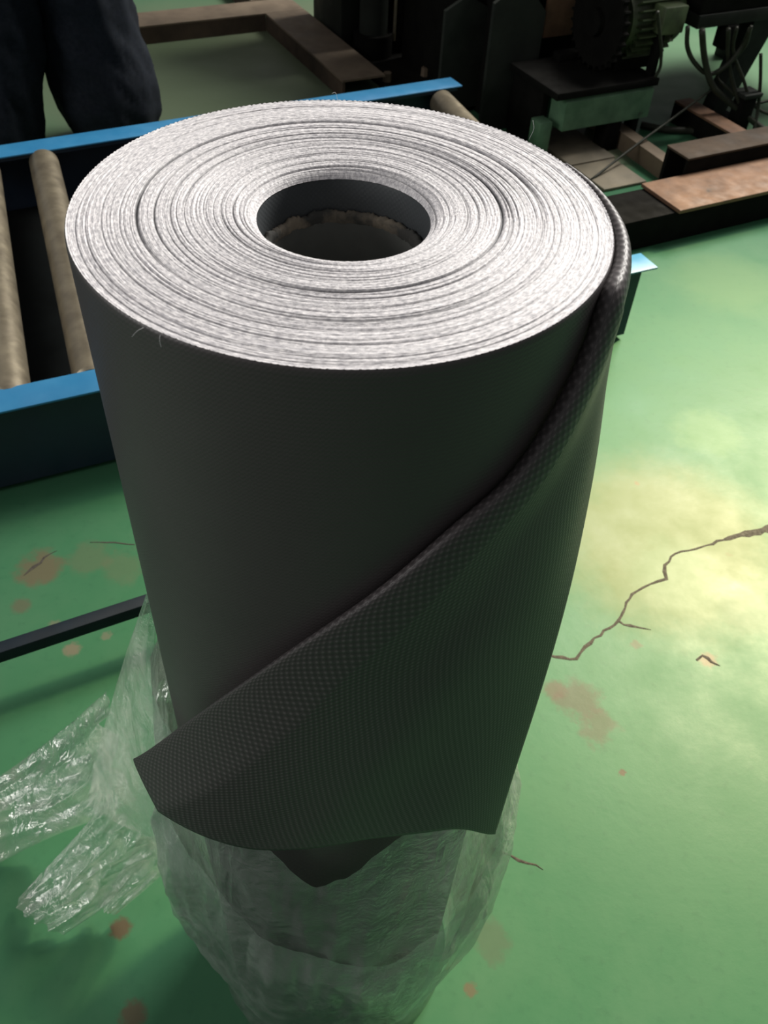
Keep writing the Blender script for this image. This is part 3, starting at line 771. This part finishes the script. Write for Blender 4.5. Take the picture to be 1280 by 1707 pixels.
oh = Grid('machine_housing', 'dark machine housing hanging over the loose cables at top right', 'machine', 2.5, 2.1, .0)
oh.part('housing', M_dark, lambda bm: box(bm, 2.13, 2.95, 1.93, 2.55, .385, .95, .006))
oh.part('underframe', M_grime, lambda bm: (box(bm, 2.13, 2.95, 1.925, 1.96, .345, .385, .003), box(bm, 2.13, 2.16, 1.96, 2.5, .345, .385, .003)))
oh.part('junction_box', M_dark, lambda bm: box(bm, 2.26, 2.31, 1.915, 1.97, .27, .345, .006))
oh.part('leg', M_grime, lambda bm: prism(bm, [(2.36, .02), (2.42, .02), (2.56, .385), (2.44, .385)], 1.97, 2.03, 1))
oh.part('leg', M_grime, lambda bm: box(bm, 2.86, 2.93, 2.45, 2.52, 0, .385, .003))
oh.part('leg', M_grime, lambda bm: box(bm, 2.14, 2.2, 2.45, 2.52, 0, .385, .003))
oh.part('foot_plate', M_dark, lambda bm: box(bm, 2.30, 2.46, 1.93, 2.07, 0, .02, .002))

def cable(name, label, pxs, r_):
    pts = [P(x, y, z) for (x, y, z) in pxs]
    return tag(obj(name, tube_bm(pts, r_, 46, 10), M_cable, None, True), label, 'cable' if name == 'power_cable' else 'hose', 'cables hanging by the machine housing' if name == 'power_cable' else None)
cable('power_cable', 'thick dark cable hanging in a wide loop at the left of the cable bunch', [(1146, 45, .37), (1146, 80, .30), (1158, 105, .25), (1190, 122, .21), (1212, 108, .24), (1238, 75, .30), (1250, 48, .36)], .0075)
cable('power_cable', 'thickest dark cable dropping from the housing and sweeping right along the floor', [(1170, 50, .36), (1174, 95, .27), (1186, 140, .18), (1215, 170, .11), (1240, 190, .07), (1268, 212, .03), (1300, 232, .012), (1350, 240, .012)], .0105)
cable('power_cable', 'dark cable falling straight through the middle of the cable bunch', [(1214, 48, .36), (1214, 100, .25), (1222, 140, .17), (1236, 180, .09), (1256, 205, .03), (1275, 222, .009)], .007)
cable('power_cable', 'slim pale green cable curling behind the middle cable', [(1228, 46, .37), (1222, 85, .28), (1238, 130, .19), (1256, 175, .10), (1300, 195, .05), (1350, 200, .03)], .0055)
cable('power_cable', 'slim cable crossing from the right edge down to the floor', [(1252, 44, .37), (1240, 80, .29), (1214, 108, .23), (1196, 124, .20), (1216, 150, .15), (1250, 172, .10), (1310, 160, .12)], .005)
cable('power_cable', 'short cable hanging down by the tapered machine leg', [(1268, 90, .27), (1267, 140, .17), (1262, 190, .07), (1255, 225, .008)], .006)
cable('power_cable', 'thin black wire looping beside the motor bracket', [(1096, 20, .47), (1100, 60, .38), (1102, 95, .30), (1098, 118, .25), (1092, 128, .23)], .005)
cable('floor_hose', 'flat dark hose lying on the floor between the board and the bracket', [(1068, 208, .012), (1110, 216, .012), (1160, 219, .012), (1210, 236, .012), (1235, 244, .012)], .012)

# ================================================================== WORKER behind the conveyor
pr = thing('person', 'person in dark navy baggy work trousers standing behind the blue conveyor at upper left', 'person', UN(.19, 2.52, 0), ANG)
def skin_mesh(name, verts, edges, mat, parent, sub=2, root=0):
    me = bpy.data.meshes.new(name)
    me.from_pydata([v[:3] for v in verts], edges, [])
    o = bpy.data.objects.new(name, me); COL.objects.link(o)
    mod = o.modifiers.new('skin', 'SKIN'); mod.use_smooth_shade = True
    for i, v in enumerate(verts):
        sv = me.skin_vertices[0].data[i]
        rr_ = v[3] if isinstance(v[3], tuple) else (v[3], v[3])
        sv.radius = rr_; sv.use_root = (i == root)
    s = o.modifiers.new('sub', 'SUBSURF'); s.levels = sub; s.render_levels = sub
    dg_ = bpy.context.evaluated_depsgraph_get(); dg_.update()
    me2 = bpy.data.meshes.new_from_object(o.evaluated_get(dg_))
    me2.name = name
    bpy.data.objects.remove(o); bpy.data.meshes.remove(me)
    return new_obj(name, me2, mat, parent, True)
V, E_ = [], []
def chain(pts, start=None):
    last = start
    for p in pts:
        V.append(p); i = len(V) - 1
        if last is not None: E_.append((last, i))
        last = i
    return last
pel = chain([(0, 0, .92, (.15, .11))])
waist = chain([(0, .0, 1.06, (.14, .10))], pel)
chest = chain([(0, .0, 1.25, (.165, .115)), (0, .0, 1.38, (.13, .09))], waist)
neck = chain([(0, -.01, 1.47, .055), (0, -.02, 1.53, .055)], chest)
head = chain([(0, -.03, 1.60, (.075, .09)), (0, -.03, 1.68, (.078, .095)), (0, -.02, 1.735, (.06, .07))], neck)
for s in (-1, 1):
    arm = chain([(s * .19, 0, 1.36, .058), (s * .235, .02, 1.20, .048), (s * .255, .01, 1.07, .04), (s * .25, -.05, .93, .035), (s * .24, -.09, .83, .027)], chest)
    palm = chain([(s * .235, -.105, .78, (.018, .036))], arm)
    for q, (dy, L_) in enumerate(((-.030, .060), (-.010, .070), (.010, .066), (.028, .050))):
        chain([(s * .233, -.108 + dy, .735, .0095), (s * .226, -.112 + dy, .735 - L_ * .55, .0085), (s * .212, -.115 + dy, .735 - L_, .007)], palm)
    chain([(s * .225, -.145, .775, .011), (s * .215, -.160, .745, .009)], palm)
    chain([(s * .09, 0, .82, .085), (s * .14, -.02, .48, .055), (s * .15, .01, .28, .05), (s * .155, .02, .09, .038)], pel)
skin_mesh('body', V, E_, M_skin, pr)
# face and hair
def blob(bm, c, r_, sx=1, sy=1, sz=1):
    b0 = bmesh.ops.create_icosphere(bm, subdivisions=3, radius=r_)
    for v in b0['verts']: v.co = Vector((v.co.x * sx, v.co.y * sy, v.co.z * sz)) + Vector(c)
bm = bmesh.new(); blob(bm, (0, .0, 1.69), .098, .92, 1.1, .95)
for v in list(bm.verts):
    if v.co.y < -.055 and v.co.z < 1.72: bm.verts.remove(v)
obj('hair', bm, M_hair, pr, True)
for s in (-1, 1):
    bm = bmesh.new(); blob(bm, (s * .032, -.112, 1.66), .011); obj('eye', bm, M_hair, pr, True)
    bm = bmesh.new(); blob(bm, (s * .083, -.02, 1.645), .02, .4, 1, 1.5); obj('ear', bm, M_skin, pr, True)
bm = bmesh.new(); blob(bm, (0, -.122, 1.635), .016, .8, 1.1, 1.4); obj('nose', bm, M_skin, pr, True)
bm = bmesh.new(); blob(bm, (0, -.108, 1.595), .022, 1.1, .6, .3); obj('mouth', bm, M_skin, pr, True)
# jacket
V, E_ = [], []
pel = chain([(0, 0, .84, (.19, .14))])
chest = chain([(0, 0, .98, (.18, .13)), (0, 0, 1.25, (.19, .135)), (0, 0, 1.40, (.13, .10)), (0, -.01, 1.455, (.075, .07))], pel)
for s in (-1, 1):
    chain([(s * .195, 0, 1.36, .075), (s * .24, .02, 1.20, .066), (s * .26, .01, 1.07, .058), (s * .255, -.05, .93, .05), (s * .243, -.085, .85, .046)], 3)
skin_mesh('jacket', V, E_, M_jean, pr)
# trousers: two wide baggy legs that run together above the knee (u half width, depth) per height
def trouser(cu, tilt, seed, prof):
    n_, a_n = 60, 72
    G = np.zeros((n_, a_n, 3))
    for i in range(n_):
        z = prof[0][0] + (prof[-1][0] - prof[0][0]) * i / (n_ - 1)
        hu = np.interp(z, [p[0] for p in prof], [p[1] for p in prof]); hd = np.interp(z, [p[0] for p in prof], [p[2] for p in prof])
        cx = np.interp(z, [p[0] for p in prof], [p[3] for p in prof])
        for j in range(a_n):
            g = 2 * PI * j / a_n; c, s = math.cos(g), math.sin(g)
            k = 1 + .10 * ridged(c * 1.3 + seed, s * 1.3, z * 5 + c) + .05 * ridged(c * 2.5, s * 2.5 + seed, z * 13 + c * 2)
            G[i, j] = (cx + hu * k * c, hd * k * s + .02 * math.sin(z * 6), z)
    return new_obj('trouser_leg', grid_mesh('trouser_leg', G, None, wrap=True), M_jean, pr)
trouser(.14, 0, 1.3, [(.035, .115, .12, .175), (.12, .142, .14, .170), (.20, .150, .145, .165), (.30, .138, .14, .150), (.40, .125, .13, .145), (.6, .12, .13, .12), (.88, .12, .13, .085)])
trouser(-.14, 0, 5.9, [(.035, .110, .12, -.175), (.12, .118, .13, -.165), (.20, .122, .135, -.155), (.30, .132, .14, -.135), (.40, .135, .14, -.13), (.6, .12, .13, -.11), (.88, .12, .13, -.085)])
for s in (-1, 1):
    bm = bmesh.new()
    blob(bm, (s * .165, -.04, .045), .06, .85, 2.2, .75)
    for v in bm.verts: v.co.z = max(v.co.z, 0.002)
    obj('shoe', bm, M_shoe, pr, True)
